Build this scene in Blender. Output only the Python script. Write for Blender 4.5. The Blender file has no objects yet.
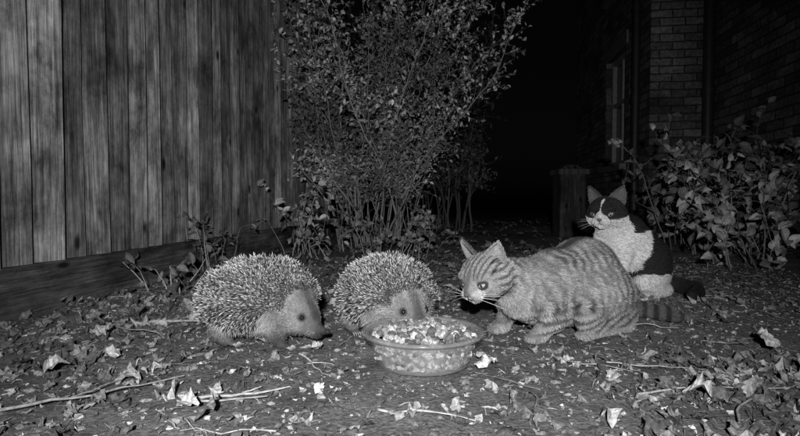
import bpy, math
import numpy as np
from mathutils import Vector, Matrix
rng=np.random.default_rng(11)
scene=bpy.context.scene
D=bpy.data
# ------------------------------------------------------------------ helpers
def nrm(a): 
    return a/np.maximum(np.linalg.norm(a,axis=-1,keepdims=True),1e-9)
def sn(P,f,seed):
    r=np.random.RandomState(seed); K=r.normal(size=(7,3))*f; ph=r.rand(7)*6.283
    return np.tanh(np.sin(P@K.T+ph).sum(-1)/1.9)
def sstep(a,b,x):
    t=np.clip((x-a)/(b-a),0,1); return t*t*(3-2*t)
def empty(name,loc=(0,0,0),rz=0,sc=1):
    o=D.objects.new(name,None); o.empty_display_size=.1; o.location=loc; o.rotation_euler=(0,0,rz); o.scale=(sc,sc,sc)
    scene.collection.objects.link(o); return o
def mesh_np(name,V,F,mat,shade=None,parent=None,smooth=False,uv=None):
    V=np.asarray(V,float); F=np.asarray(F,int)
    me=D.meshes.new(name); M,k=F.shape
    me.vertices.add(len(V)); me.vertices.foreach_set('co',V.ravel())
    me.loops.add(M*k); me.loops.foreach_set('vertex_index',F.ravel())
    me.polygons.add(M); me.polygons.foreach_set('loop_start',np.arange(M)*k)
    me.update(calc_edges=True)
    me.polygons.foreach_set('use_smooth',np.full(M,smooth))
    if shade is not None:
        a=me.attributes.new('shade','FLOAT','POINT'); a.data.foreach_set('value',np.asarray(shade,float).ravel())
    if uv is not None:
        l=me.uv_layers.new(name='UVMap'); l.data.foreach_set('uv',np.asarray(uv,float)[F.ravel()].ravel())
    me.materials.append(mat)
    o=D.objects.new(name,me); scene.collection.objects.link(o)
    if parent: o.parent=parent
    return o
class Acc:
    def __init__(s): s.V=[];s.F=[];s.S=[];s.n=0;s.U=[]
    def add(s,V,F,S=0.3,U=None):
        V=np.asarray(V,float);F=np.asarray(F,int)
        if F.shape[1]==4: F=np.concatenate([F[:,[0,1,2]],F[:,[0,2,3]]])
        s.V.append(V);s.F.append(F+s.n);s.S.append(np.broadcast_to(np.asarray(S,float),(len(V),)).copy());s.n+=len(V)
        if U is not None: s.U.append(U)
    def make(s,name,mat,parent=None,smooth=False):
        return mesh_np(name,np.concatenate(s.V),np.concatenate(s.F),mat,np.concatenate(s.S),parent,smooth,
                       np.concatenate(s.U) if s.U else None)
BOXF=np.array([[0,3,2,1],[4,5,6,7],[0,1,5,4],[1,2,6,5],[2,3,7,6],[3,0,4,7]])
def box(c,s,R=None):
    c=np.array(c,float);s=np.array(s,float)/2
    v=np.array([[-1,-1,-1],[1,-1,-1],[1,1,-1],[-1,1,-1],[-1,-1,1],[1,-1,1],[1,1,1],[-1,1,1]])*s
    if R is not None: v=v@np.array(R).T
    return v+c,BOXF
def Rz(a): c,s=math.cos(a),math.sin(a); return np.array([[c,-s,0],[s,c,0],[0,0,1.]])
def Ry(a): c,s=math.cos(a),math.sin(a); return np.array([[c,0,s],[0,1,0],[-s,0,c]])
def Rx(a): c,s=math.cos(a),math.sin(a); return np.array([[1,0,0],[0,c,-s],[0,s,c]])
def tube(P,r,sides=5):
    P=np.asarray(P,float); n=len(P); r=np.broadcast_to(r,(n,))
    T=nrm(np.gradient(P,axis=0)); up=np.array([0.13,.21,1.]) if abs(T[0][2])<.9 else np.array([1.,.2,.1])
    A=nrm(np.cross(T,up));B=np.cross(T,A)
    a=np.arange(sides)/sides*2*np.pi
    V=P[:,None]+r[:,None,None]*(A[:,None]*np.cos(a)[None,:,None]+B[:,None]*np.sin(a)[None,:,None])
    V=V.reshape(-1,3)
    i=np.arange(n-1)[:,None]*sides; j=np.arange(sides)[None]; j2=(j+1)%sides
    F=np.stack([i+j,i+j2,i+sides+j2,i+sides+j],-1).reshape(-1,4)
    return V,F
def sphere(c,r,nu=16,nv=10,R=None):
    th=np.linspace(0.001,np.pi-.001,nv); ph=np.arange(nu)/nu*2*np.pi
    d=np.stack([np.cos(th)[:,None]+0*ph[None],np.sin(th)[:,None]*np.cos(ph)[None],np.sin(th)[:,None]*np.sin(ph)[None]],-1).reshape(-1,3)
    V=d*np.asarray(r)
    if R is not None: V=V@np.array(R).T
    i=np.arange(nv-1)[:,None]*nu;j=np.arange(nu)[None];j2=(j+1)%nu
    F=np.stack([i+j,i+j2,i+nu+j2,i+nu+j],-1).reshape(-1,4)
    return V+np.array(c),F,d
# ------------------------------------------------------------------ materials
def newmat(name):
    m=D.materials.new(name); m.use_nodes=True; nt=m.node_tree; b=nt.nodes['Principled BSDF']; return m,nt,b
def nd(nt,t,**k):
    n=nt.nodes.new(t)
    for a,v in k.items(): setattr(n,a,v)
    return n
def mathn(nt,op,a,b=None,clamp=False):
    n=nt.nodes.new('ShaderNodeMath'); n.operation=op; n.use_clamp=clamp
    for i,x in enumerate((a,b)):
        if x is None: continue
        if isinstance(x,(int,float)): n.inputs[i].default_value=x
        else: nt.links.new(x,n.inputs[i])
    return n.outputs[0]
def maprange(nt,x,a,b,c,d):
    n=nt.nodes.new('ShaderNodeMapRange'); nt.links.new(x,n.inputs[0])
    for i,v in enumerate((a,b,c,d)): n.inputs[i+1].default_value=v
    return n.outputs[0]
def noise_out(nt,scale,detail=4,vec=None,rough=.6):
    n=nd(nt,'ShaderNodeTexNoise'); n.inputs['Scale'].default_value=scale; n.inputs['Detail'].default_value=detail; n.inputs['Roughness'].default_value=rough
    if vec is None: vec=nd(nt,'ShaderNodeTexCoord').outputs['Object']
    nt.links.new(vec,n.inputs['Vector']); return n.outputs['Fac']
def shade_mat(name,rough=.7,spec=.3,nscale=60,namt=.25,bump=0,sub=False):
    m,nt,b=newmat(name)
    at=nd(nt,'ShaderNodeAttribute',attribute_name='shade').outputs['Fac']
    n=noise_out(nt,nscale); k=maprange(nt,n,.3,.7,1-namt,1+namt)
    nt.links.new(mathn(nt,'MULTIPLY',at,k),b.inputs['Base Color'])
    b.inputs['Roughness'].default_value=rough; b.inputs['Specular IOR Level'].default_value=spec
    if bump:
        bp=nd(nt,'ShaderNodeBump'); bp.inputs['Strength'].default_value=bump; bp.inputs['Distance'].default_value=.004
        nt.links.new(n,bp.inputs['Height']); nt.links.new(bp.outputs[0],b.inputs['Normal'])
    return m
M_fur=shade_mat('fur',.75,.15,150,.15)
M_spine=shade_mat('spine',.45,.4,300,.1)
M_skin=shade_mat('skin',.8,.2,120,.25)
M_leaf=shade_mat('leaf',.6,.3,70,.35)
M_dead=shade_mat('dead_leaf',.8,.2,170,.6,.8)
M_bark=shade_mat('bark',.85,.2,120,.4,.5)
M_food=shade_mat('pet_food',.7,.2,250,.35,.6)
M_wet=shade_mat('wet_eye',.08,.6,50,.02)
M_plain=shade_mat('painted',.5,.4,20,.2)

# ground
M_ground,nt,b=newmat('soil')
n1=noise_out(nt,9,5);n2=noise_out(nt,110,9,rough=.75);n3=noise_out(nt,1.7,3)
v=nd(nt,'ShaderNodeTexVoronoi'); v.inputs['Scale'].default_value=140; nt.links.new(nd(nt,'ShaderNodeTexCoord').outputs['Object'],v.inputs['Vector'])
a=maprange(nt,n1,.3,.7,.09,.19); c=maprange(nt,n2,.32,.72,.35,1.9); e=maprange(nt,n3,.3,.7,.7,1.25)
col=mathn(nt,'MULTIPLY',mathn(nt,'MULTIPLY',a,c),e)
nt.links.new(col,b.inputs['Base Color']); b.inputs['Roughness'].default_value=.95; b.inputs['Specular IOR Level'].default_value=.15
h=mathn(nt,'ADD',mathn(nt,'MULTIPLY',n2,1.0),mathn(nt,'MULTIPLY',v.outputs['Distance'],.4))
bp=nd(nt,'ShaderNodeBump'); bp.inputs['Strength'].default_value=.9; bp.inputs['Distance'].default_value=.009
nt.links.new(h,bp.inputs['Height']); nt.links.new(bp.outputs[0],b.inputs['Normal'])

def wood_mat(name,base=1.0,horizontal=False):
    m,nt,b=newmat(name)
    uv=nd(nt,'ShaderNodeUVMap').outputs[0]; at=nd(nt,'ShaderNodeAttribute',attribute_name='shade').outputs['Fac']
    off=nd(nt,'ShaderNodeCombineXYZ'); nt.links.new(mathn(nt,'MULTIPLY',at,17.3),off.inputs[2]); nt.links.new(mathn(nt,'MULTIPLY',at,43.3),off.inputs[1])
    ad=nd(nt,'ShaderNodeVectorMath',operation='ADD'); nt.links.new(uv,ad.inputs[0]); nt.links.new(off.outputs[0],ad.inputs[1])
    def mp(s,src=None):
        q=nd(nt,'ShaderNodeMapping'); nt.links.new(src or ad.outputs[0],q.inputs['Vector']); q.inputs['Scale'].default_value=(s if not horizontal else (s[1],s[0],s[2])); return q.outputs[0]
    g=noise_out(nt,1,8,mp((150,5.0,1)),.72)
    g2=noise_out(nt,1,5,mp((34,2.4,1)),.65)
    st=noise_out(nt,1,7,mp((8,4.5,1)),.75)
    dirt=noise_out(nt,1,6,mp((1.6,1.9,1),uv),.65)
    kn=nd(nt,'ShaderNodeTexVoronoi'); kn.inputs['Scale'].default_value=1; nt.links.new(mp((12,4.6,1)),kn.inputs['Vector'])
    k=maprange(nt,kn.outputs['Distance'],.07,.15,.12,1)
    x=mathn(nt,'MULTIPLY',maprange(nt,g,.35,.66,.3,1.6),maprange(nt,g2,.33,.68,.6,1.4))
    x=mathn(nt,'MULTIPLY',x,maprange(nt,st,.34,.66,.3,1.6)); x=mathn(nt,'MULTIPLY',x,k)
    x=mathn(nt,'MULTIPLY',x,maprange(nt,dirt,.35,.65,.5,1.35))
    x=mathn(nt,'MULTIPLY',x,mathn(nt,'MULTIPLY',at,base))
    nt.links.new(x,b.inputs['Base Color']); b.inputs['Roughness'].default_value=.88; b.inputs['Specular IOR Level'].default_value=.15
    bp=nd(nt,'ShaderNodeBump'); bp.inputs['Strength'].default_value=.9; bp.inputs['Distance'].default_value=.005
    nt.links.new(g,bp.inputs['Height']); nt.links.new(bp.outputs[0],b.inputs['Normal'])
    return m
M_wood=wood_mat('weathered_board',.95); M_woodh=wood_mat('weathered_rail',1,True)

M_brick,nt,b=newmat('brick')
uv=nd(nt,'ShaderNodeUVMap').outputs[0]
wn=nd(nt,'ShaderNodeTexNoise'); wn.inputs['Scale'].default_value=9; nt.links.new(uv,wn.inputs['Vector'])
ws=nd(nt,'ShaderNodeVectorMath',operation='SCALE'); nt.links.new(wn.outputs['Color'],ws.inputs[0]); ws.inputs['Scale'].default_value=.014
wa=nd(nt,'ShaderNodeVectorMath',operation='ADD'); nt.links.new(uv,wa.inputs[0]); nt.links.new(ws.outputs[0],wa.inputs[1])
br=nd(nt,'ShaderNodeTexBrick'); nt.links.new(wa.outputs[0],br.inputs['Vector'])
br.inputs['Scale'].default_value=1; br.inputs['Brick Width'].default_value=.225; br.inputs['Row Height'].default_value=.075
br.inputs['Mortar Size'].default_value=.007; br.inputs['Mortar Smooth'].default_value=.5; br.inputs['Bias'].default_value=0
br.inputs['Color1'].default_value=(.07,.07,.07,1); br.inputs['Color2'].default_value=(.25,.25,.25,1); br.inputs['Mortar'].default_value=(.045,.045,.045,1)
n=noise_out(nt,2.2,6,uv); n9=noise_out(nt,30,6,uv,.7)
mx=nd(nt,'ShaderNodeVectorMath',operation='SCALE'); nt.links.new(br.outputs['Color'],mx.inputs[0])
nt.links.new(mathn(nt,'MULTIPLY',maprange(nt,n,.3,.7,.35,1.4),maprange(nt,n9,.35,.65,.45,1.45)),mx.inputs['Scale'])
nt.links.new(mx.outputs[0],b.inputs['Base Color']); b.inputs['Roughness'].default_value=.9
bp=nd(nt,'ShaderNodeBump',invert=True); bp.inputs['Strength'].default_value=.8; bp.inputs['Distance'].default_value=.008
nt.links.new(br.outputs['Fac'],bp.inputs['Height']); nt.links.new(bp.outputs[0],b.inputs['Normal'])

M_glass,nt,b=newmat('window_glass'); b.inputs['Base Color'].default_value=(.01,.01,.01,1); b.inputs['Roughness'].default_value=.08
nt.links.new(maprange(nt,noise_out(nt,6),.3,.7,.05,.12),b.inputs['Roughness'])

M_bowl,nt,b=newmat('translucent_plastic')
n=noise_out(nt,35,3)
nt.links.new(maprange(nt,n,.3,.7,.24,.34),b.inputs['Base Color']); b.inputs['Roughness'].default_value=.2; b.inputs['Specular IOR Level'].default_value=.5
tr=nd(nt,'ShaderNodeBsdfTransparent'); tr.inputs[0].default_value=(.95,.95,.95,1)
m2=nd(nt,'ShaderNodeMixShader'); m2.inputs[0].default_value=.68
nt.links.new(b.outputs[0],m2.inputs[1]); nt.links.new(tr.outputs[0],m2.inputs[2])
nt.links.new(m2.outputs[0],nt.nodes['Material Output'].inputs[0])

# ------------------------------------------------------------------ ground
def gh(x,y):
    P=np.stack([np.asarray(x,float),np.asarray(y,float),0*np.asarray(x,float)],-1)
    r=np.hypot(P[...,0],P[...,1]-1.1)
    return .0035*sn(P,14,1)+.003*sn(P,38,2)+.02*sn(P,2.2,3)*sstep(1.0,2.6,r)-.002
t=np.linspace(-1,1,261); g=np.sinh(t*5.8)/math.sinh(5.8)*60
X,Y=np.meshgrid(g,g+1.3,indexing='ij')
n=len(t); i,j=np.meshgrid(np.arange(n-1),np.arange(n-1),indexing='ij')
F=np.stack([i*n+j,(i+1)*n+j,(i+1)*n+j+1,i*n+j+1],-1).reshape(-1,4)
mesh_np('ground',np.stack([X,Y,gh(X,Y)],-1).reshape(-1,3),F,M_ground,smooth=True)

# ------------------------------------------------------------------ leaves
def leaf_batch(P,A,N,L,W,fold,curl,shade,nt_=5,serr=0.0):
    n=len(P); A=nrm(A); N=nrm(N-A*(A*N).sum(-1,keepdims=True)); B=np.cross(N,A)
    t=np.linspace(0,1,nt_); w=np.sin(np.pi*np.clip(t,0.02,1)**.75)**.8; w[-1]=.02; w[0]=.06
    s=np.array([-1,0,1.])
    wj=w[None,:,None]*s[None,None,:]*W[:,None,None]*.5
    if serr: wj=wj*(1+serr*rng.normal(size=wj.shape))
    x=(t[None,:,None]-.0*1)*L[:,None,None]+0*wj
    z=fold[:,None,None]*np.abs(wj)+curl[:,None,None]*L[:,None,None]*((t[None,:,None]-.5)**2*2-.2)
    z=z+serr*.55*W[:,None,None]*rng.normal(size=z.shape)
    side=rng.normal(size=n)*.12; yb=side[:,None,None]*L[:,None,None]*(t[None,:,None]-.3)**2*2
    V=P[:,None,None]+x[...,None]*A[:,None,None]+(wj+yb)[...,None]*B[:,None,None]+z[...,None]*N[:,None,None]
    V=V.reshape(-1,3)
    i,j=np.meshgrid(np.arange(nt_-1),np.arange(2),indexing='ij')
    f=np.stack([i*3+j,(i+1)*3+j,(i+1)*3+j+1,i*3+j+1],-1).reshape(-1,4)
    F=(f[None]+(np.arange(n)*nt_*3)[:,None,None]).reshape(-1,4)
    S=shade[:,None,None]*(np.array([.95,1.2,.85])[None,None,:])+0*wj
    return V,F,S.reshape(-1)
def randdir(n,zs=1.0):
    d=rng.normal(size=(n,3)); d[:,2]*=zs; return nrm(d)

acc=Acc()
def litter(n,xf,yf,lmin,lmax,smin,smax,lift=.004,serr=.2,asp=(.4,.75),nt_=6):
    x=xf(n);y=yf(n)
    keep=(np.hypot(x-.04,y-.95)>.115+lmin)
    fence=-1.19+.13*y
    keep&=x>fence+.05
    x=x[keep];y=y[keep];n=len(x)
    L=lmin+(lmax-lmin)*rng.random(n)**1.6
    P=np.stack([x,y,gh(x,y)+lift+L*.1*rng.random(n)],-1)
    A=randdir(n,.25); N=nrm(np.stack([rng.normal(size=n)*.45,rng.normal(size=n)*.45-.1,np.ones(n)],-1))
    sh=smin+(smax-smin)*rng.random(n)**2.2
    acc.add(*leaf_batch(P,A,N,L,L*rng.uniform(asp[0],asp[1],n),rng.normal(size=n)*.6,rng.normal(size=n)*.5,sh,nt_,serr))
U=lambda a,b:(lambda n:rng.uniform(a,b,n))
G=lambda m,s:(lambda n:rng.normal(m,s,n))
litter(15000,U(-1.5,1.7),U(.5,2.8),.003,.014,.05,.42,.002,.28,(.4,.8),4)
litter(5000,U(-1.3,1.5),U(.5,2.4),.008,.03,.07,.42,.003,.1,(.05,.12),4)     # straw slivers
litter(620,U(-1.4,1.6),U(.55,2.8),.014,.030,.05,.26,.004,.28,(.45,.85),7)
litter(560,G(-.70,.26),U(.55,1.6),.018,.046,.05,.27,.004,.28,(.4,.85),8)
litter(480,G(.68,.25),U(.5,1.0),.018,.046,.05,.27,.004,.28,(.4,.85),8)
litter(220,G(.95,.3),U(.9,2.0),.022,.048,.05,.2)
litter(650,U(-1.0,1.0),U(1.45,3.2),.025,.05,.05,.28,.012)
litter(800,U(-2.0,3.5),U(2.6,6.5),.04,.07,.05,.22,.02)
litter(180,U(-.6,.7),U(.55,.95),.012,.026,.1,.34,.004,.28)
spec=[(.13,.90,.044,.5,.012,20),(-.13,.80,.026,.45,.004,80),(-.31,.73,.042,.38,.01,-40),(-.36,.76,.036,.25,.01,60),(.72,.99,.05,.28,.03,80),(.29,.93,.026,.33,.01,10),
(-.52,.95,.04,.32,.015,140),(-.60,.86,.042,.26,.012,30),(-.44,.93,.03,.36,.01,-70),(.46,.75,.042,.3,.012,160),(.55,.70,.046,.26,.012,20),(.28,.67,.03,.28,.01,90),(-.18,1.02,.03,.33,.006,0),(-.66,1.1,.045,.26,.02,50)]
sp=np.array(spec); n=len(sp)
P=np.stack([sp[:,0],sp[:,1],gh(sp[:,0],sp[:,1])+sp[:,4]],-1); an=np.radians(sp[:,5])
A=np.stack([np.cos(an),np.sin(an),.25+0*an],-1); N=np.stack([rng.normal(size=n)*.3,-.3+0*an,np.ones(n)],-1)
acc.add(*leaf_batch(P,A,N,sp[:,2],sp[:,2]*.62,rng.normal(size=n)*.5,rng.normal(size=n)*.5,sp[:,3],10,.22))
acc.make('leaf_litter',M_dead)
ic_V,ic_F,_=sphere((0,0,0),1,6,5)
def lumps(n,xf,yf,rmin,rmax,smin,smax,zoff=0):
    x=xf(n);y=yf(n);r=rmin+(rmax-rmin)*rng.random(n)**3
    sc=np.stack([r*rng.uniform(.7,1.7,n),r*rng.uniform(.6,1.2,n),r*rng.uniform(.4,.8,n)],-1)
    V=ic_V[None]*(1+.18*rng.normal(size=(n,len(ic_V),1)))*sc[:,None]
    a=rng.uniform(0,6.28,n);c,s=np.cos(a)[:,None],np.sin(a)[:,None]
    V=np.stack([V[...,0]*c-V[...,1]*s,V[...,0]*s+V[...,1]*c,V[...,2]],-1)+np.stack([x,y,gh(x,y)+zoff+0*x],-1)[:,None]
    F=(ic_F[None]+(np.arange(n)*len(ic_V))[:,None,None]).reshape(-1,4)
    return V.reshape(-1,3),F,np.repeat(smin+(smax-smin)*rng.random(n)**2,len(ic_V))
acc=Acc()
acc.add(*lumps(9000,U(-1.1,1.6),U(.5,2.4),.0015,.009,.06,.26))
acc.add(*lumps(500,U(-1.1,1.6),U(.5,1.8),.002,.006,.3,.5))
acc.make('soil_crumbs',M_dead,smooth=True)
acc=Acc()
def twig(p,q,r,sh,bend=.02,n=9,z=.008,fork=True):
    p=np.array(p,float);q=np.array(q,float);t=np.linspace(0,1,n)[:,None]
    P=p+(q-p)*t; P=np.concatenate([P,np.zeros((n,1))],1) if P.shape[1]==2 else P
    w=np.cumsum(rng.normal(size=(n,3)),0)*bend/3; w-=w[0]+(w[-1]-w[0])*t
    P=P+w*[1,1,.3]; P[:,2]=gh(P[:,0],P[:,1])+z+np.abs(w[:,2])*.4
    acc.add(*tube(P,np.linspace(r,r*.45,n)*(1+.12*rng.normal(size=n)),6),sh)
    if fork and rng.random()<.6:
        k=rng.integers(3,7); d=(q-p)[:2]; a=math.atan2(d[1],d[0])+rng.choice([-1,1])*rng.uniform(.4,.9); l=np.linalg.norm(d)*rng.uniform(.2,.4)
        twig(P[k,:2],P[k,:2]+l*np.array([math.cos(a),math.sin(a)]),r*.6,sh,bend*.5,6,z+.003,False)
twig((-.30,.755),(-.175,.82),.0028,.32,.006); twig((-.31,.74),(-.20,.775),.002,.26,.006)
twig((-.03,.72),(.10,.68),.002,.3,.006)
twig((-.62,1.24),(-.42,1.26),.004,.25,.02); twig((.36,.78),(.52,.80),.002,.28,.01); twig((-.19,.98),(-.12,.86),.002,.35,.008)
twig((-.56,.72),(-.36,.86),.0025,.2,.02); twig((.38,.95),(.5,.88),.0015,.3,.008); twig((.45,.68),(.62,.84),.002,.22,.02); twig((-.75,1.28),(-.5,1.1),.003,.2,.03)
for k in range(260):
    x=rng.uniform(-1.1,1.5);y=rng.uniform(.55,2.6);a=rng.uniform(0,6.28);l=rng.uniform(.03,.13)
    if math.hypot(x-.04,y-.95)<.22: continue
    twig((x,y),(x+l*math.cos(a),y+l*math.sin(a)),rng.uniform(.0006,.0016),rng.uniform(.1,.32),l*.15,7,.004)
acc.make('twigs',M_bark,smooth=True)

# ------------------------------------------------------------------ fence
fence=empty('wooden_fence')
fd=nrm(np.array([.13,1,0.])); fn=np.array([fd[1],-fd[0],0]); fo=np.array([-1.19,0,0])
acc=Acc(); s=-1.2; i=0
while s<4.25:
    w=.1+rng.uniform(-.006,.006); nz=9
    z=np.linspace(.115+rng.uniform(-.008,.008),1.97+rng.uniform(-.015,.015),nz)
    wob=np.cumsum(rng.normal(size=nz))*.0011
    near=.004+wob; far=.026+rng.uniform(-.004,.008)+wob
    V=[];Uv=[]; lean=rng.normal()*.004
    for k in range(nz):
        for ss,nn in zip((s+.003,s+.003,s+w-.003,s+w-.003),[near[k]-.008,near[k],far[k],far[k]-.016]):
            dx=.0015*math.sin(k*1.3+i)+lean*z[k]
            V.append(fo+fd*(ss+dx)+fn*nn+[0,0,z[k]]); Uv.append((ss,z[k]))
    Fq=[]
    for k in range(nz-1):
        for a in range(4):
            c=(a+1)%4; Fq.append([k*4+a,k*4+c,(k+1)*4+c,(k+1)*4+a])
    Fq+= [[3,2,1,0],[(nz-1)*4+x for x in (0,1,2,3)]]
    acc.add(V,Fq,rng.uniform(.14,.36),np.array(Uv)); s+=w; i+=1
acc.make('boards',M_wood,fence)
acc=Acc()
def fbox(acc,s0,s1,n0,n1,z0,z1,sh,seg=1):
    for k in range(seg):
        a=s0+(s1-s0)*k/seg;b_=s0+(s1-s0)*(k+1)/seg-(.004 if seg>1 else 0)
        c=fo+fd*(a+b_)/2+fn*(n0+n1)/2+[0,0,(z0+z1)/2]
        R=np.stack([fd,fn,[0,0,1]],1)
        V,F=box(c,(b_-a,n1-n0,z1-z0),R)
        acc.add(V,F,sh,np.stack([(V-fo)@fd,V[:,2]+(V-fo)@fn],-1))
fbox(acc,-1.25,4.3,.0,.036,-.05,.128,.09,3)
acc.make('gravel_board',M_woodh,fence)
acc=Acc()
for z in (.4,1.1,1.75): fbox(acc,-1.2,4.3,-.06,-.010,z-.04,z+.04,.2)
fbox(acc,-1.2,4.3,-.0085,-.0045,.13,1.95,.035)  # added dark sheet behind the boards, colouring the gaps as shade
acc.make('rails_and_gap_shade',M_woodh,fence)
acc=Acc()
for q in (-1.1,.7,2.5,4.25): fbox(acc,q,q+.09,-.16,-.062,-.1,2.02,.2)
fbox(acc,4.31,4.39,-.05,.045,-.1,2.03,.2)
acc.make('posts',M_wood,fence)

# ------------------------------------------------------------------ house
house=empty('brick_house')
hd=nrm(np.array([.13,1,0.])); hp_=np.array([hd[1],-hd[0],0])
def wall(acc,P0,d,inn,L,H,ops,u0=0):
    us=sorted({0,L,*[o[0] for o in ops],*[o[1] for o in ops]}); zs=sorted({-.1,H,*[o[2] for o in ops],*[o[3] for o in ops]})
    def q(pts,uv): acc.add(pts,[[0,1,2,3]],.3,np.array(uv,float))
    for a,b_ in zip(us,us[1:]):
        for c,e in zip(zs,zs[1:]):
            if any(a>=o[0]-1e-6 and b_<=o[1]+1e-6 and c>=o[2]-1e-6 and e<=o[3]+1e-6 for o in ops): continue
            q([P0+d*a+[0,0,c],P0+d*b_+[0,0,c],P0+d*b_+[0,0,e],P0+d*a+[0,0,e]],[(u0+a,c),(u0+b_,c),(u0+b_,e),(u0+a,e)])
    for o in ops:
        r=inn*.11
        c=[P0+d*o[0]+[0,0,o[2]],P0+d*o[1]+[0,0,o[2]],P0+d*o[1]+[0,0,o[3]],P0+d*o[0]+[0,0,o[3]]]
        for k in range(4):
            a,b_=c[k],c[(k+1)%4]; q([a,b_,b_+r,a+r],[(0,0),(np.linalg.norm(b_-a),0),(np.linalg.norm(b_-a),.11),(0,.11)])
C1=np.array([2.38,5.0,0]); C2=C1+hp_*.55; H=5.4
ops=[(.8,1.6,.7,2.0),(.85,1.55,2.75,4.1)]
aw=Acc()
wall(aw,C1,hd,hp_,3.4,H,ops)
wall(aw,C1,hp_,hd,.55,H,[],7.0)
wall(aw,C2,-hd,hp_,6.5,H,[(4.2,5.2,1.0,2.2)],11.0)
E1=C1+hd*3.4
wall(aw,E1,hp_,-hd,5.0,H,[],3.0)
wall(aw,C2-hd*6.5,hp_,hd,4.45,H,[],5.0)
wall(aw,C2-hd*6.5+hp_*4.45,hd,-hp_,9.9,H,[],5.0)
aw.make('walls',M_brick,house)
fr=Acc();gl=Acc()
def window(P0,d,o):
    Rr=np.stack([d,hp_,[0,0,1]],1)
    W_=o[1]-o[0];Hh=o[3]-o[2];c=P0+d*(o[0]+o[1])/2+[0,0,(o[2]+o[3])/2]
    t_=.06
    for sx in (-1,1): fr.add(*box(c+d*sx*(W_/2-t_/2)+hp_*.09,(t_,.05,Hh),Rr),.3)
    for sz in (-1,1): fr.add(*box(c+np.array([0,0,sz*(Hh/2-t_/2)])+hp_*.09,(W_-2*t_,.046,t_),Rr),.3)
    fr.add(*box(c+hp_*.09+[0,0,.1],(W_-2*t_,.042,.045),Rr),.3)
    fr.add(*box(c+hp_*.092,(.035,.03,Hh-2*t_),Rr),.3)
    fr.add(*box(c+np.array([0,0,-Hh/2-.035])-hp_*.02,(W_+.14,.10,.07),Rr),.2)
    fr.add(*box(c+np.array([0,0,Hh/2+.07])-hp_*.006,(W_+.2,.03,.14),Rr),.2)
    gl.add(*box(c+hp_*.118,(W_,.01,Hh),Rr),.02)
for o in ops: window(C1,hd,o)
window(C2,-hd,(4.2,5.2,1.0,2.2))
fr.make('window_frames',M_plain,house); gl.make('window_glass',M_glass,house)
ap=Acc()
def pipe(p,r=.038):
    ap.add(*tube([p+[0,0,z] for z in np.linspace(.05,H-.1,12)],r,12),.035)
    for z in (.4,1.3,2.2,3.1,4.0,4.9): ap.add(*tube([p+[0,0,z-.03],p+[0,0,z+.03]],r*1.25,12),.035)
pipe(C1+hd*.25-hp_*.055); pipe(C2-hd*.07-hp_*.06,.05)
ap.make('drainpipes',M_plain,house,True)
ro=Acc()
def P3(s,n_,z): return C1+hd*s+hp_*n_+np.array([0,0,z])
V=[P3(-6.7,.3,H-.02),P3(3.6,.3-.6,H-.02),P3(3.6,5.2,H-.02),P3(-6.7,5.2,H-.02),P3(-6.7,2.75,H+2.1),P3(3.6,2.45,H+2.1)]
ro.add(V,[[0,1,5,4],[3,4,5,2],[0,3,2,1]],.12); ro.add(V,[[0,4,3],[1,2,5]],.2)
ro.make('roof',M_plain,house)

post=Acc(); pc=np.array([1.36,4.2,0])
v_,f_=box(pc+[0,0,.22],(.2,.2,.56)); post.add(v_,f_,.05,v_[:,[0,2]]+v_[:,[1,1]]*[1,0])
v_,f_=box(pc+[0,0,.52],(.24,.24,.04)); post.add(v_,f_,.07,v_[:,:2])
v_,f_=box(pc+[0,0,.56],(.2,.2,.04)); v_[4:,:2]=pc[:2]+(v_[4:,:2]-pc[:2])*.35; post.add(v_,f_,.07,v_[:,:2])
post.make('wooden_post',M_wood)

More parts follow.
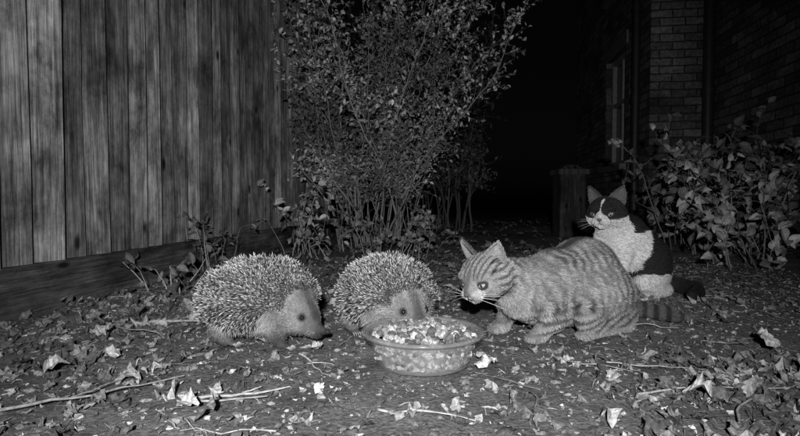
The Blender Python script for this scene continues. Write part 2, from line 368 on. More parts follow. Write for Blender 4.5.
# ------------------------------------------------------------------ shrubs
def shrub(name,base,nst,rb,H_,spread,leafL,nleaf,sh,stemr=.006,leafw=.5,low=.25,step=.07,droop=.0,twigl=.18,ntw=2,lean=(0,0),stemsh=.35,fs=.33):
    par=empty(name); S=Acc(); LP=[];LA=[]
    for k in range(nst):
        a=rng.uniform(0,6.283); r=rb*math.sqrt(rng.random())
        p=np.array([base[0]+r*math.cos(a),base[1]+r*math.sin(a),-.02])
        out=np.array([math.cos(a),math.sin(a),0])*spread*rng.uniform(.2,1)
        d=nrm(np.array([out[0]+lean[0],out[1]+lean[1],1.])); hh=H_*rng.uniform(.55,1.05); P=[p.copy()]
        n_=int(hh/step)
        for q in range(n_):
            d=nrm(d+rng.normal(size=3)*.12+np.array([out[0]*.03,out[1]*.03,.05-droop*q/n_])); p=p+d*step; P.append(p.copy())
            if p[2]>low*H_*rng.uniform(.6,1.3):
                for _ in range(ntw):
                    td=nrm(d*.5+randdir(1)[0]*.9+[0,0,.15]); tl=twigl*rng.uniform(.4,1.2); m=4
                    T=[p.copy()]; pp=p.copy()
                    for _i in range(m):
                        td=nrm(td+rng.normal(size=3)*.2+[0,0,-droop*.3]); pp=pp+td*tl/m; T.append(pp.copy())
                        for _j in range(2): LP.append(pp+rng.normal(size=3)*.006); LA.append(nrm(td*.6+randdir(1)[0]))
                    S.add(*tube(T,np.linspace(stemr*.35,stemr*.12,m+1),3),stemsh*.8)
        P=np.array(P); S.add(*tube(P,np.linspace(stemr*rng.uniform(.5,1.4),stemr*.3,len(P)),5),stemsh*rng.uniform(.5,1.2))
    S.make('stems',M_bark,par,True)
    LP=np.array(LP);LA=np.array(LA)
    if len(LP)>nleaf:
        ix=rng.choice(len(LP),nleaf,replace=False); LP=LP[ix];LA=LA[ix]
    n=len(LP); L=leafL*rng.uniform(.55,1.25,n); N=nrm(np.stack([rng.normal(size=n)*.6,rng.normal(size=n)*.6-.3,np.ones(n)],-1))
    clump=.75+.45*sn(LP,5,5)
    A2=Acc(); A2.add(*leaf_batch(LP,LA,N,L,L*leafw,rng.uniform(.1,.5,n),rng.normal(size=n)*.2-.15,sh*clump*rng.uniform(.3,1.5,n),4 if leafL<.042 else 7,.03))
    A2.make('leaves',M_leaf,par); return par
shrub('privet_bush',(-.17,3.6),52,.27,2.3,.17,.032,27000,.42,.006,.55,.16,.08,0,.17,3,(0,0),.26)
shrub('elder_bush',(.42,5.4),24,.38,2.5,.10,.05,6500,.09,.010,.5,.15,.1,0,.24,2,(0,0),.12)
shrub('laurel_bush',(-.3,6.2),22,.6,2.9,.2,.07,5500,.12,.012,.5,.1,.1,0,.28,2,(0,0),.12)
shrub('bramble_plant',(1.93,2.98),32,.40,.80,.38,.064,1100,.34,.005,.62,.12,.07,.12,.16,1,(0,-.1),.22)
shrub('broadleaf_plant',(1.68,2.35),18,.28,.44,.6,.056,360,.28,.004,.64,.12,.06,.2,.13,1,(0,0),.22)
shrub('nettle_plant',(-.55,2.85),9,.14,.46,.3,.045,120,.38,.003,.55,.35,.06,.05,.08,1)
shrub('ivy_plant',(-.12,2.85),26,.4,.27,.7,.04,380,.3,.003,.7,.15,.05,.2,.09,1)
shrub('dock_plant',(-.76,1.75),7,.09,.17,.9,.045,30,.28,.003,.6,.2,.05,.3,.07,1)
shrub('weed_plant',(-.8,2.25),9,.12,.26,.7,.04,60,.28,.003,.6,.2,.05,.3,.07,1)

# ------------------------------------------------------------------ SDF bodies
HS=1.09
def hinv(p,hc,Rh): return (p-hc)@Rh/HS**2
def ell(c,r,R=None,k=.014): return ('e',np.array(c,float),np.array(r,float),R,k)
def rc(a,ra,b_,rb_,k=.014): return ('c',np.array(a,float),ra,np.array(b_,float),rb_,k)
def xf(prims,c,R):
    o=[]; Ro=R/HS
    for p in prims:
        if p[0]=='e': o.append(('e',c+R@p[1],p[2]*HS,Ro if p[3] is None else Ro@p[3],p[4]))
        else: o.append(('c',c+R@p[1],p[2]*HS,c+R@p[3],p[4]*HS,p[5]))
    return o
def sdf(P,prims):
    d=None
    for p in prims:
        if p[0]=='e':
            q=P-p[1]
            if p[3] is not None: q=q@p[3]
            k0=np.sqrt(((q/p[2])**2).sum(-1));k1=np.sqrt(((q/p[2]**2)**2).sum(-1))+1e-9
            e=k0*(k0-1)/k1; k=p[4]
        else:
            a,ra,b_,rb_,k=p[1:]; ba=b_-a; q=P-a
            t=np.clip((q@ba)/max(ba@ba,1e-12),0,1)
            e=np.sqrt(((q-t[...,None]*ba)**2).sum(-1))-(ra+(rb_-ra)*t)
        if d is None: d=e
        else:
            h=np.clip(.5+.5*(d-e)/k,0,1); d=d*(1-h)+e*h-k*h*(1-h)
    return d
def surf(prims,h):
    lo=np.min([ (p[1]-np.max(p[2])) if p[0]=='e' else np.minimum(p[1]-p[2],p[3]-p[4]) for p in prims],0)-.015
    hi=np.max([ (p[1]+np.max(p[2])) if p[0]=='e' else np.maximum(p[1]+p[2],p[3]+p[4]) for p in prims],0)+.015
    ax=[np.arange(lo[i],hi[i]+h,h) for i in range(3)]
    nx,ny,nz=map(len,ax); S=np.empty((nx,ny,nz))
    for i in range(nx):
        g=np.stack(np.meshgrid(ax[0][i:i+1],ax[1],ax[2],indexing='ij'),-1).reshape(-1,3)
        S[i]=sdf(g,prims).reshape(ny,nz)
    neg=S<0
    cs=[(a,b_,c) for a in (0,1) for b_ in (0,1) for c in (0,1)]
    sl=lambda A,a,b_,c:A[a:nx-1+a,b_:ny-1+b_,c:nz-1+c]
    cnt=sum(sl(neg,*c).astype(int) for c in cs); act=(cnt>0)&(cnt<8)
    I=np.argwhere(act); idx=-np.ones(act.shape,int); idx[act]=np.arange(len(I))
    acc_=np.zeros((len(I),3));w=np.zeros(len(I))
    for c in cs:
        for a in range(3):
            if c[a]==1: continue
            c2=list(c);c2[a]=1
            s0=S[I[:,0]+c[0],I[:,1]+c[1],I[:,2]+c[2]];s1=S[I[:,0]+c2[0],I[:,1]+c2[1],I[:,2]+c2[2]]
            m=(s0<0)!=(s1<0); t=np.where(m,s0/np.where(m,s0-s1,1),0)
            pt=np.array(c,float)[None]+0*acc_; pt[:,a]+=t
            acc_+=pt*m[:,None]; w+=m
    V=lo+h*(I+acc_/w[:,None])
    Fs=[]
    for a in range(3):
        b_,c=(a+1)%3,(a+2)%3
        s0=[slice(1,-1)]*3; s0[a]=slice(0,-1); s1=list(s0); s1[a]=slice(1,None)
        E=np.argwhere(neg[tuple(s0)]!=neg[tuple(s1)])+[0 if k==a else 1 for k in range(3)]
        def ci(db,dc):
            J=E.copy();J[:,b_]+=db;J[:,c]+=dc; return idx[J[:,0],J[:,1],J[:,2]]
        f=np.stack([ci(-1,-1),ci(0,-1),ci(0,0),ci(-1,0)],-1)
        ng=neg[E[:,0],E[:,1],E[:,2]]; f[~ng]=f[~ng][:,::-1]; Fs.append(f)
    F=np.concatenate(Fs); F=F[(F>=0).all(1)]
    e=1e-4; N=np.stack([sdf(V+np.eye(3)[a]*e,prims)-sdf(V-np.eye(3)[a]*e,prims) for a in range(3)],-1)
    return V,F,nrm(N)
def scatter(V,F,N,n):
    a=V[F]; ar=np.linalg.norm(np.cross(a[:,2]-a[:,0],a[:,3]-a[:,1]),axis=-1)
    f=rng.choice(len(F),n,p=ar/ar.sum()); u=rng.random((n,1));v=rng.random((n,1))
    W=[(1-u)*(1-v),u*(1-v),u*v,(1-u)*v]
    return sum(w*V[F[f,i]] for i,w in enumerate(W)), nrm(sum(w*N[F[f,i]] for i,w in enumerate(W)))
def hair(P,N,T,L,width,lift,sh,messy=.22,sink=.001):
    n=len(P); T=nrm(T-N*(T*N).sum(-1,keepdims=True)+1e-6)
    Dd=nrm(T+N*lift+rng.normal(size=(n,3))*messy); 
    side=nrm(np.cross(N,Dd))*width/2; L=(L*rng.uniform(.65,1.2,n))[:,None]
    r=P-N*sink; m=P+Dd*L*.5+N*L*.04; t=P+Dd*L-N*L*.10*lift
    V=np.stack([r-side,r+side,m-side*.8,m+side*.8,t],1).reshape(-1,3)
    f=np.array([[0,1,3],[0,3,2],[2,3,4]]); F=(f[None]+(np.arange(n)*5)[:,None,None]).reshape(-1,3)
    s=sh*rng.uniform(.7,1.3,n); S=np.stack([s*.5,s*.5,s*.95,s*.95,s*1.2],1).ravel()  # dark roots, pale tips: depth shading put into the strand colour
    return V,F,S

# ------------------------------------------------------------------ cats
HEAD=[ell((0,0,0),(.044,.046,.040)),rc((.0,.029,-.014),.023,(.014,.027,-.016),.019),rc((.0,-.029,-.014),.023,(.014,-.027,-.016),.019),
 rc((.026,0,.012),.017,(.051,0,-.003),.0105,.01),ell((.044,.0105,-.015),(.0140,.0130,.0115),None,.006),ell((.044,-.0105,-.015),(.0140,.0130,.0115),None,.006),
 ell((.039,0,-.027),(.013,.012,.009),None,.008),ell((.031,.0205,.017),(.0115,.012,.0065),None,.01),ell((.031,-.0205,.017),(.0115,.012,.0065),None,.01)]
EYE=[np.array([.0330,.0203,.0035]),np.array([.0330,-.0203,.0035])]
def make_cat(name,loc,ang,body,hc,Rh,shadefn,flowfn,lenfn,nh,earsh,eyesh,whisk=.7,sc=1):
    par=empty(name,loc,ang,sc)
    prims=xf(HEAD,hc,Rh)+body
    V,F,N=surf(prims,.0033)
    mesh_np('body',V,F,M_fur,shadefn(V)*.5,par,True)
    P,Nn=scatter(V,F,N,nh)
    H_=hinv(P,hc,Rh); de=np.min([np.linalg.norm(H_-e,axis=1) for e in EYE],0)
    nose=np.linalg.norm(H_-[.062,0,-.006],axis=1)
    ok=(de>.0108)&(nose>.006); P=P[ok];Nn=Nn[ok]
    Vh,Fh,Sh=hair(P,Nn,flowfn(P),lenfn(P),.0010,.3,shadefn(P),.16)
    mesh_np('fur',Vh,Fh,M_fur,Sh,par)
    for sgn in (1,-1):
        nu,nv=9,9; u,v=np.meshgrid(np.linspace(-1,1,nu),np.linspace(0,1,nv),indexing='ij')
        w=.0235*(1-v**1.6)**.8+.0006; hgt=.046
        bx=-.004; 
        x=-.012*(1-v*.6)*(1-u**2)+.004*v; y=sgn*(u*w)+sgn*v*.006; z=hgt*v+.002*(1-u**2)*v
        E=np.stack([x+bx,y,z],-1).reshape(-1,3)
        Re=Rz(sgn*math.radians(22))@Rx(-sgn*math.radians(20))
        base=np.array([-.004,sgn*.025,.022])
        E=E@Re.T+base
        i,j=np.meshgrid(np.arange(nu-1),np.arange(nv-1),indexing='ij')
        f=np.stack([i*nv+j,(i+1)*nv+j,(i+1)*nv+j+1,i*nv+j+1],-1).reshape(-1,4)
        back=(Re@np.array([-1,0,0]))
        W_=E@Rh.T+hc; Wb=(E+back*.002)@Rh.T+hc
        rim=(np.abs(u)**3).reshape(-1)
        a=Acc(); a.add(W_,f,earsh[0]*(1-.4*rim)); a.add(Wb,f,earsh[1])
        a.make('ear_l' if sgn>0 else 'ear_r',M_fur,par,True)
        nb=nrm(np.broadcast_to(Rh@back,Wb.shape)+0*Wb)
        p,nn=scatter(Wb,f,nb,1500); T=np.broadcast_to(Rh@Re@np.array([0,0,1.]),p.shape)
        a=Acc(); a.add(*hair(p,nn,T,np.full(len(p),.005),.0009,.25,np.full(len(p),earsh[1]),.2,0))
        p,nn=scatter(W_,f,-nb,700); T=np.broadcast_to(Rh@Re@np.array([.2,-sgn*.2,1.]),p.shape)
        a.add(*hair(p,nn,T,np.full(len(p),.008),.0007,.5,np.full(len(p),earsh[0]*1.25),.3,0))
        a.make('ear_fur',M_fur,par)
    for i,e in enumerate(EYE):
        sg=1 if i==0 else -1
        look=nrm(np.array([1,sg*.33,.05])); V_,F_,d=sphere((0,0,0),.0092,40,40)
        R=Rz(math.atan2(look[1],look[0])); c=e+look*.0007
        pup=(d[:,1]**2/.24**2+d[:,2]**2/.50**2<1)&(d[:,0]>0)
        s=np.where(pup,eyesh[0],np.where(d[:,0]>.50,eyesh[1],.02))
        W_=(V_@R.T+c)@Rh.T+hc
        mesh_np('eye_l' if sg>0 else 'eye_r',W_,F_,M_wet,s,par,True)
        # almond-shaped lids, slanting up to the outer corner
        a_=np.linspace(0,2*np.pi,29); yy=np.cos(a_)*.0090; zz=np.sin(a_)*.0060*(1-.25*np.abs(np.cos(a_)))+yy*sg*.22
        xx_=np.sqrt(np.clip(.0096**2-yy**2-zz**2,0,1))+.0002
        ring=np.stack([xx_,yy,zz],-1)@R.T+c
        V_,F_=tube(ring@Rh.T+hc,.0021,6); mesh_np('eyelid',V_,F_,M_skin,np.full(len(V_),.035),par,True)
    V_,F_,_=sphere(np.array([.0610,0,-.0055]),(.0042,.0060,.004)); mesh_np('nose',V_@Rh.T+hc,F_,M_skin,np.full(len(V_),.09),par,True)
    a=Acc(); a.add(*tube(np.array([[.061,.0,-.010],[.0600,0,-.015],[.0565,.004,-.0200],[.052,.009,-.0225]])@Rh.T+hc,.0009,5),.04)
    a.add(*tube(np.array([[.0600,0,-.015],[.0565,-.004,-.0200],[.052,-.009,-.0225]])@Rh.T+hc,.0009,5),.04)
    a.make('mouth',M_skin,par)
    a=Acc()
    for sg in (1,-1):
        for k in range(8):
            p=np.array([.05,sg*.018,-.012-.003*(k%4)]); dr=nrm(np.array([.15-.5*rng.random(),sg*1.,.35-.22*(k%4)+.1*rng.normal()]))
            l=rng.uniform(.035,.055); t=np.linspace(0,1,7)[:,None]; W_=p+dr*l*t+np.array([-.006,0,-.010])*t**2
            a.add(*tube(W_@Rh.T+hc,np.linspace(.00025,.0001,7),3),whisk)
    a.make('whiskers',M_fur,par)
    return par

def chain(pts,k=.012): return [rc(a[0],a[1],b_[0],b_[1],k) for a,b_ in zip(pts,pts[1:])]
def paw(p,d=(1,0),r=.0135):
    p=np.array(p,float); d=np.array([d[0],d[1],0.]); d/=np.linalg.norm(d); s=np.array([-d[1],d[0],0])
    o=[ell(p+[0,0,r*.9],(r*1.35,r*1.15,r),Rz(math.atan2(d[1],d[0])),.008)]
    for k in (-1.5,-.5,.5,1.5): o.append(ell(p+d*(r*(1.35-.12*abs(k)))+s*k*r*.52+[0,0,r*.6],(r*.62,r*.36,r*.52),Rz(math.atan2(d[1],d[0])),.0035))
    return o
# --- tabby, crouching low, elbows and haunches folded
tb=[]
tb+=[ell((.0,0,.098),(.066,.058,.064)),ell((-.08,0,.110),(.09,.068,.078),Ry(.16)),ell((-.165,0,.122),(.095,.076,.088),Ry(-.02)),ell((-.222,0,.085),(.068,.070,.078)),
 ell((-.10,0,.055),(.13,.060,.044)),
 rc((.015,0,.120),.048,(.085,0,.140),.037,.02),ell((.042,0,.092),(.034,.038,.046))]
for sg in (1,-1):
    ex=0 if sg>0 else .016
    tb+=[ell((-.012,sg*.048,.092),(.038,.024,.054),Ry(.2),.006)]
    tb+=chain([((.0+ex,sg*.052,.07),.029),((-.012+ex,sg*.060,.045),.024),((.010+ex,sg*.054,.028),.0175),((.014+ex,sg*.051,.016),.015)],.006)
    tb+=paw((.024+ex,sg*.051,0),(1,sg*.12),.015)
    tb+=[ell((-.170,sg*.064,.078),(.086,.038,.076),Ry(-.26),.005),ell((-.108,sg*.074,.048),(.044,.028,.042),None,.007)]
    tb+=chain([((-.23,sg*.07,.035),.026),((-.22,sg*.080,.018),.018),((-.105,sg*.084,.014),.0145)],.006)
    tb+=paw((-.088,sg*.084,0),(1,0),.0145)
tail_t=[((-.27,0,.06),.024),((-.305,-.005,.034),.020),((-.345,.0,.024),.0175),((-.375,.02,.021),.0165),((-.385,.055,.02),.0155),((-.39,.08,.02),.014),((-.385,.10,.019),.011)]
tb+=chain(tail_t)
def tabby_shade(hc,Rh):
    def f(p):
        h=hinv(p,hc,Rh); x,y,z=p.T
        w=sn(p,22,7)*.42+sn(p,60,8)*.24
        st=np.sin(6.283*(x/.023+.35*np.abs(y)/.05-.8*(z-.12)/.1*.6+w))
        v=.25-.21*sstep(-.2,.5,st)*(.62+.38*sn(p,34,9))
        v=v*(1+.18*sn(p,120,10))
        dor=sstep(.022,.006,np.abs(y))*sstep(.165,.19,z); v=v*(1-dor)+.05*dor
        leg=sstep(.075,.05,z)*(x>-.29); sl=np.sin(6.283*(z/.017+x/.05+w)); vl=.28-.21*sstep(-.1,.7,sl)
        v=v*(1-leg)+vl*leg
        tl=x<-.295; s3=np.sin(6.283*(x*.9-y*.9)/.032); v=np.where(tl,.09-.06*sstep(-.1,.5,s3),v)
        ch=sstep(.02,.06,x)*sstep(.13,.09,z); v=v*(1-ch*.6)+.34*ch*.6
        paws=sstep(.022,.012,z)*(x>-.28); v=v*(1-paws)+.31*paws
        hd_=sstep(.066,.056,np.linalg.norm(h,axis=1))*(h[:,0]>-.04)
        hx,hy,hz=h.T; wh=.35*sn(h,60,12)
        fs=np.sin(6.283*np.abs(hy)/.0092+1.2+wh*2)*sstep(.008,.02,hz); vh=.27-.17*sstep(-.1,.7,fs)*sstep(.01,.02,hz)
        cs=np.sin(6.283*(hz-.25*hx)/.0145+1.0+wh); side=sstep(.024,.032,np.abs(hy))*sstep(.03,.01,hx); vh=vh-.17*side*sstep(.0,.8,cs)
        mz=sstep(.034,.043,hx)*sstep(.0,-.008,hz); vh=vh*(1-mz)+.50*mz
        for e in EYE:
            dd=np.linalg.norm(h-e,axis=1); li=sstep(.019,.014,dd); vh=vh*(1-li)+.38*li
            dk=sstep(.0130,.0112,dd); vh=vh*(1-dk)+.035*dk
        br_=sstep(.007,.003,np.abs(hy))*sstep(.03,.045,hx)*sstep(-.008,0,hz); vh=vh*(1-br_)+.16*br_
        vh=np.maximum(vh,.03)
        return np.clip(v*(1-hd_)+vh*hd_,.025,.9)
    return f
def cat_flow(hc,Rh,tx):
    def f(p):
        h=hinv(p,hc,Rh); hd_=(np.linalg.norm(h,axis=1)<.062)[:,None]
        T=np.tile(np.array([-1,0,-.45]),(len(p),1))
        leg=((p[:,2]<.07)&(p[:,0]>tx))[:,None]; T=np.where(leg,np.array([-.35,0,-1.]),T)
        face=nrm(p-(hc+Rh@np.array([.066,0,-.002])))
        return np.where(hd_,face,T)+.15*np.stack([sn(p,40,21),sn(p,40,22),sn(p,40,23)],-1)
    return f
def cat_len(hc,Rh,body=.013):
    def f(p):
        h=hinv(p,hc,Rh); r=np.linalg.norm(h,axis=1)
        L=np.where(r<.066,.004+.005*sstep(.02,-.03,h[:,0]),body)
        L=np.where((p[:,2]<.05),.006,L); return L
    return f
hcT=np.array([.130,0.004,.145]); RhT=HS*Rz(math.radians(14))@Ry(math.radians(27))
make_cat('tabby_cat',(.287,1.145,0),math.radians(209),tb,hcT,RhT,tabby_shade(hcT,RhT),cat_flow(hcT,RhT,-.29),cat_len(hcT,RhT,.011),90000,(.30,.15),(.02,.34))
# --- black and white cat, sitting upright
bw=[ell((-.125,0,.085),(.088,.082,.085)),rc((-.105,0,.115),.082,(-.045,0,.180),.066,.03),ell((-.005,0,.150),(.055,.058,.078),Ry(-.15)),rc((-.015,0,.195),.054,(.018,0,.235),.040,.02)]
for sg in (1,-1):
    bw+=chain([((.01,sg*.032,.13),.03),((.02,sg*.034,.07),.019),((.026,sg*.034,.02),.014)])+paw((.034,sg*.034,0))
    bw+=[ell((-.1,sg*.058,.07),(.07,.034,.066),Ry(-.4))]
    bw+=chain([((-.15,sg*.07,.02),.018),((-.06,sg*.075,.014),.0135)])+paw((-.05,sg*.076,0))
bw+=chain([((-.19,0,.05),.026),((-.225,.02,.028),.022),((-.245,.06,.022),.02),((-.235,.105,.022),.019),((-.19,.14,.021),.017),((-.14,.155,.02),.013)])
hcB=np.array([.034,0.003,.254]); RhB=HS*Rz(math.radians(24))@Ry(math.radians(14))
def bw_shade(p):
    h=hinv(p,hcB,RhB); x,y,z=p.T; w=sn(p,24,31)*.010+sn(p,70,32)*.005
    dk=(x+w< -.062-.45*(z-.15))&(z+w>.065)
    dk|=(x<-.195); dk|=((z<.045)&(np.abs(y)>.1))
    dk|=(z+w>.205)&(x<-.012)
    v=np.where(dk,.018,.62)
    r=np.linalg.norm(h,axis=1); hx,hy,hz=h.T; hh=r<.064
    wb=.002*sn(h,90,33)
    blaze=(np.abs(hy)+wb< .0025+np.clip(.014-hz,0,1)*.75)&(hx>.012); white=blaze|((hz+wb<-.010)&(hx>-.01))
    vh=np.where(white,.64,.018)
    for e in EYE: vh=np.where(np.linalg.norm(h-e,axis=1)<.0125,.018,vh)
    return np.where(hh,vh,v)
make_cat('black_and_white_cat',(.655,1.60,0),math.radians(208),bw,hcB,RhB,bw_shade,cat_flow(hcB,RhB,-.2),cat_len(hcB,RhB,.012),60000,(.09,.02),(.02,.22),.4,1.04)

# ------------------------------------------------------------------ hedgehogs
def make_hog(loc,ang,dz,yaw,ns):
    par=empty('hedgehog',loc,ang)
    c,s=math.cos(yaw),math.sin(yaw)
    def hp(x,y,z):
        X=x-.06; return (.06+X*c-y*s, X*s+y*c, z+dz*max(0,min(1,X/.06)))
    pr=[ell((0,0,.088),(.112,.085,.076)),ell((-.055,0,.078),(.075,.08,.07)),ell((.04,0,.08),(.07,.07,.068)),
        rc((.055,0,.075),.05,hp(.10,0,.064),.034,.02),rc(hp(.098,0,.062),.031,hp(.132,0,.044),.0150,.014),rc(hp(.132,0,.044),.0135,hp(.158,0,.041),.0070,.006),
        rc(hp(.11,0,.045),.018,hp(.14,0,.032),.009,.008),
        ell(hp(.10,.022,.050),(.02,.014,.016)),ell(hp(.10,-.022,.050),(.02,.014,.016))]
    for sg in (1,-1):
        pr+=chain([((.055,sg*.045,.05),.024),((.062,sg*.052,.022),.014),((.07,sg*.052,.01),.011)])
        pr+=chain([((-.06,sg*.05,.05),.028),((-.065,sg*.06,.02),.016),((-.05,sg*.062,.01),.012)])
        for (fx,fy) in ((.07,.052),(-.048,.062)):
            for k in range(-2,3): pr+=[rc((fx,sg*fy,.009),.006,(fx+.022-.002*abs(k),sg*fy+k*.0045,.005),.0032,.002)]
        e=np.array(hp(.086,sg*.038,.085)); pr+=[ell(e,(.005,.0125,.014),Rz(sg*.5+yaw),.004)]
    V,F,N=surf(pr,.0034)
    nose=np.array(hp(.158,0,.041))
    eyes=[]
    for sg in (1,-1):
        e=np.array(hp(.116,sg*.012,.060)); dr=nrm(np.array(hp(.126,sg*.040,.078))-e)
        while sdf(e[None],pr)[0]<-.0012: e=e+dr*.0005
        eyes.append(e)
    ears=[np.array(hp(.086,sg*.040,.087)) for sg in (1,-1)]
    def unb(P):
        X=P[:,0]-.06;Y_=P[:,1]; x=X*c+Y_*s; y=-X*s+Y_*c
        f=(x>0); xx=np.where(f,x,X)+.06; yy=np.where(f,y,Y_); zz=P[:,2]-dz*np.clip((xx-.06)/.06,0,1); return xx,yy,zz
    def mask(P):
        x,y,z=unb(P); w=.006*sn(P,50,41)
        zb=np.where(x>.03,.054+(x-.03)*.55,.048+.1*np.clip(-x-.06,0,1)); 
        return (z>zb+w)&(x<.108-.20*np.abs(y))
    def fsh(P):
        x,y,z=unb(P); v=.24+.10*sn(P,60,42)
        face=sstep(.085,.11,x); v=v*(1-face)+(.26+.05*sn(P,90,43))*face
        sn_=sstep(.122,.148,x); v=v*(1-sn_)+.075*sn_
        for e in eyes:
            dk=sstep(.011,.006,np.linalg.norm(P-e,axis=1)); v=v*(1-dk)+.05*dk
        mid=sstep(.014,.006,np.abs(y))*sstep(.055,.065,z)*face; v=v*(1-mid*.5)
        for e in ears:
            li=(np.linalg.norm(P-e,axis=1)<.016); v=np.where(li,.12,v)
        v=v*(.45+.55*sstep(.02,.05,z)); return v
    m=mask(V); mesh_np('body',V,F,M_skin,np.where(m,.03,fsh(V)*.5),par,True)
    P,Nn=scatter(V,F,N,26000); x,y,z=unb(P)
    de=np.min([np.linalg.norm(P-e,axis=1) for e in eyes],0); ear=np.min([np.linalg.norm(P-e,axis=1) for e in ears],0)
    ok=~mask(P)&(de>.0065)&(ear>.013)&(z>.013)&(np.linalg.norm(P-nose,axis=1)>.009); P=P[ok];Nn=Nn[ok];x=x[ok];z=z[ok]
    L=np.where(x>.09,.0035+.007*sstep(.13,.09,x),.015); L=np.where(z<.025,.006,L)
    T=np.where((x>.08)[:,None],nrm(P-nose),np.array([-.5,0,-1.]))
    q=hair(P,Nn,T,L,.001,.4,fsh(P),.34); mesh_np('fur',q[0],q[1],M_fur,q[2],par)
    P,Nn=scatter(V,F,N,int(ns*1.7)); ok=mask(P); P=P[ok];Nn=Nn[ok]; n=len(P)
    bk=np.array([-1,0,.1]); T=bk-Nn*(Nn@bk)[:,None]
    cl=np.stack([sn(P,60,51),sn(P,60,52),sn(P,60,53)],-1)
    Dd=nrm(Nn*.75+T*.75+cl*.5+rng.normal(size=(n,3))*.36)
    xx,_,_=unb(P); L=(.0250*rng.uniform(.75,1.15,n))*(1-.4*sstep(.05,.1,xx))
    A=nrm(np.cross(Dd,rng.normal(size=(n,3)))); B=np.cross(Dd,A)
    tt=np.array([0,.4,.56,.70,.9]); rr=np.array([.0008,.0010,.0010,.0009,.0005]); ss=np.array([.06,.20,.045,.045,.52])
    ang_=np.arange(3)/3*6.283
    ring=(A[:,None,None]*np.cos(ang_)[None,None,:,None]+B[:,None,None]*np.sin(ang_)[None,None,:,None])*rr[None,:,None,None]
    Vv=P[:,None,None]+Dd[:,None,None]*(L[:,None,None,None]*tt[None,:,None,None])+ring
    Vv=Vv.reshape(n,15,3); tip=(P+Dd*L[:,None])[:,None]; Vv=np.concatenate([Vv,tip],1).reshape(-1,3)
    f=[]
    for r in range(4):
        for q in range(3):
            q2=(q+1)%3; f+= [[r*3+q,r*3+q2,r*3+3+q2],[r*3+q,r*3+3+q2,r*3+3+q]]
    f+=[[12,13,15],[13,14,15],[14,12,15]]
    Ff=(np.array(f)[None]+(np.arange(n)*16)[:,None,None]).reshape(-1,3)
    S=np.concatenate([np.repeat(ss,3),[.6]])[None]*rng.uniform(.45,1.25,(n,1))
    mesh_np('spines',Vv,Ff,M_spine,S.ravel(),par)
    for i,e in enumerate(eyes):
        V_,F_,_=sphere(e,.0050); mesh_np('eye_l' if i==0 else 'eye_r',V_,F_,M_wet,np.full(len(V_),.012),par,True)
    V_,F_,_=sphere(nose+[.006*c,.006*s,.001],(.0068,.0065,.0058)); mesh_np('nose',V_,F_,M_wet,np.full(len(V_),.025),par,True)
    a=Acc()
    for sg in (1,-1):
        for k in range(6):
            p=np.array(hp(.142,sg*.009,.038)); q=np.array(hp(.135+.02*rng.random(),sg*(.03+.01*rng.random()),.03+.02*rng.random()))
            a.add(*tube([p,(p+q)/2+[0,0,.002],q],[.0003,.0002,.0001],3),.4)
        for (fx,fy) in ((.07,.052),(-.048,.062)):
            for k in range(-2,3): a.add(*tube([(fx+.021,sg*fy+k*.0045,.006),(fx+.026,sg*fy+k*.0049,.005),(fx+.03,sg*fy+k*.005,.001)],[.0016,.0012,.0003],5),.3)
    a.make('claws_and_whiskers',M_fur,par)
    return par
make_hog((-.293,1.11,0),math.radians(-17),-.006,math.radians(-14),5400)
make_hog((-.027,1.15,0),math.radians(-62),.008,math.radians(0),5400)

# ------------------------------------------------------------------ bowl with food
bc=(.042,.955,0); bowl=empty('food_bowl',bc)
prof=[(0,.003),(.078,.003),(.083,.0),(.086,.004),(.090,.02),(.0965,.042),(.100,.0505),(.1005,.054),(.108,.0545),(.1125,.0555),(.1135,.0585),(.112,.0615),(.106,.0622),(.100,.0605),(.0975,.057),(.094,.045),(.087,.022),(.082,.009),(.076,.0065),(0,.0065)]
pr=np.array(prof); ns=96; a=np.arange(ns)/ns*2*np.pi
R_=pr[:,0][:,None]*(1+0*a)[None]
V=np.stack([R_*np.cos(a),R_*np.sin(a),pr[:,1][:,None]+0*R_],-1).reshape(-1,3)
i=np.arange(len(pr)-1)[:,None]*ns;j=np.arange(ns)[None];j2=(j+1)%ns
F=np.stack([i+j,i+j2,i+ns+j2,i+ns+j],-1).reshape(-1,4)
mesh_np('bowl',V,F,M_bowl,None,bowl,True)
fV,fF,_=sphere((0,0,0),1,8,6)
n=900; q=rng.random(n); lay=rng.random(n)
r=np.where(lay<.45,.086*np.sqrt(q),0); th=rng.random(n)*6.283
z=np.where(lay<.45,.046+.012*rng.random(n)+.010*(1-(r/.09)**2),.010+.042*q)
r=np.where(lay<.45,r,.0765+z*.27)
sc=.0062*rng.uniform(.7,1.25,(n,1,3))*np.array([1.3,1,.75])
d=np.sign(fV)*np.abs(fV)**.65
W=d[None]*sc*(1+.1*rng.normal(size=(n,len(fV),1)))
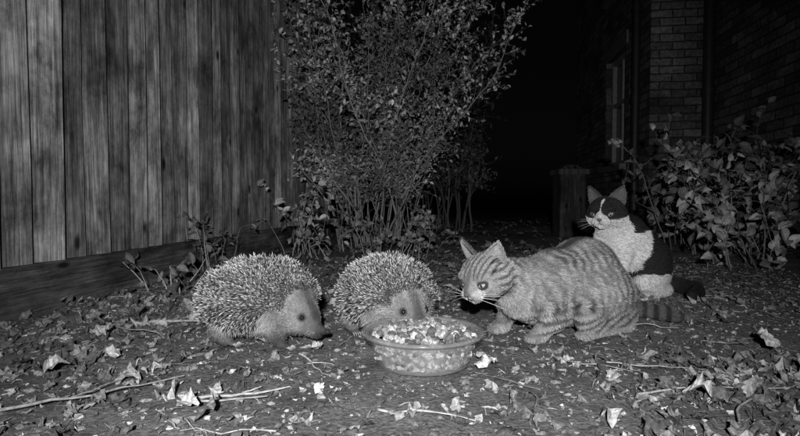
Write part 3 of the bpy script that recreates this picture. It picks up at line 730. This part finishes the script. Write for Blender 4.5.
Rr=np.array([Rz(x)@Rx(y)@Ry(w) for x,y,w in zip(rng.random(n)*6.3,rng.normal(size=n)*.6,rng.normal(size=n)*.6)])
W=np.einsum('nij,nkj->nki',Rr,W)+np.stack([r*np.cos(th),r*np.sin(th),z],-1)[:,None]
F=(fF[None]+(np.arange(n)*len(fV))[:,None,None]).reshape(-1,4)
sh=np.where(rng.random(n)<.4,rng.uniform(.28,.45,n),rng.uniform(.06,.19,n))
mesh_np('pet_food',W.reshape(-1,3),F,M_food,np.repeat(sh,len(fV)),bowl,False)
V_,F_,d_=sphere((0,0,0),1,32,12); V_=np.stack([V_[:,1]*.078,V_[:,2]*.078,.03+V_[:,0]*.022],-1)
mesh_np('food_base',V_,F_,M_food,np.full(len(V_),.1),bowl,True)

# ------------------------------------------------------------------ light, world, camera
w=D.worlds.new('World'); scene.world=w; w.use_nodes=True; nt=w.node_tree; bg=nt.nodes['Background']
sky=nt.nodes.new('ShaderNodeTexSky'); sky.sky_type='NISHITA'; sky.sun_disc=False; sky.sun_elevation=math.radians(2); sky.sun_rotation=math.radians(180)
bwn=nt.nodes.new('ShaderNodeRGBToBW'); nt.links.new(sky.outputs[0],bwn.inputs[0]); nt.links.new(bwn.outputs[0],bg.inputs['Color']); bg.inputs['Strength'].default_value=.0008
L=D.lights.new('infrared_lamp','SPOT'); L.energy=195; L.spot_size=math.radians(92); L.spot_blend=1.0; L.shadow_soft_size=.015
lo=D.objects.new('infrared_lamp',L); scene.collection.objects.link(lo); lo.location=(-.02,-.35,.50)
tgt=Vector((-.05,1.7,.22)); lo.rotation_euler=(tgt-lo.location).to_track_quat('-Z','Y').to_euler()
cd=D.cameras.new('camera'); cam=D.objects.new('camera',cd); scene.collection.objects.link(cam); scene.camera=cam
cam.location=(0,0,.30); cam.rotation_euler=(math.radians(88),0,0); cd.sensor_width=36; cd.lens=23.45; cd.clip_start=.02; cd.clip_end=300
scene.view_settings.view_transform='Standard'; scene.view_settings.look='None'; scene.view_settings.exposure=0
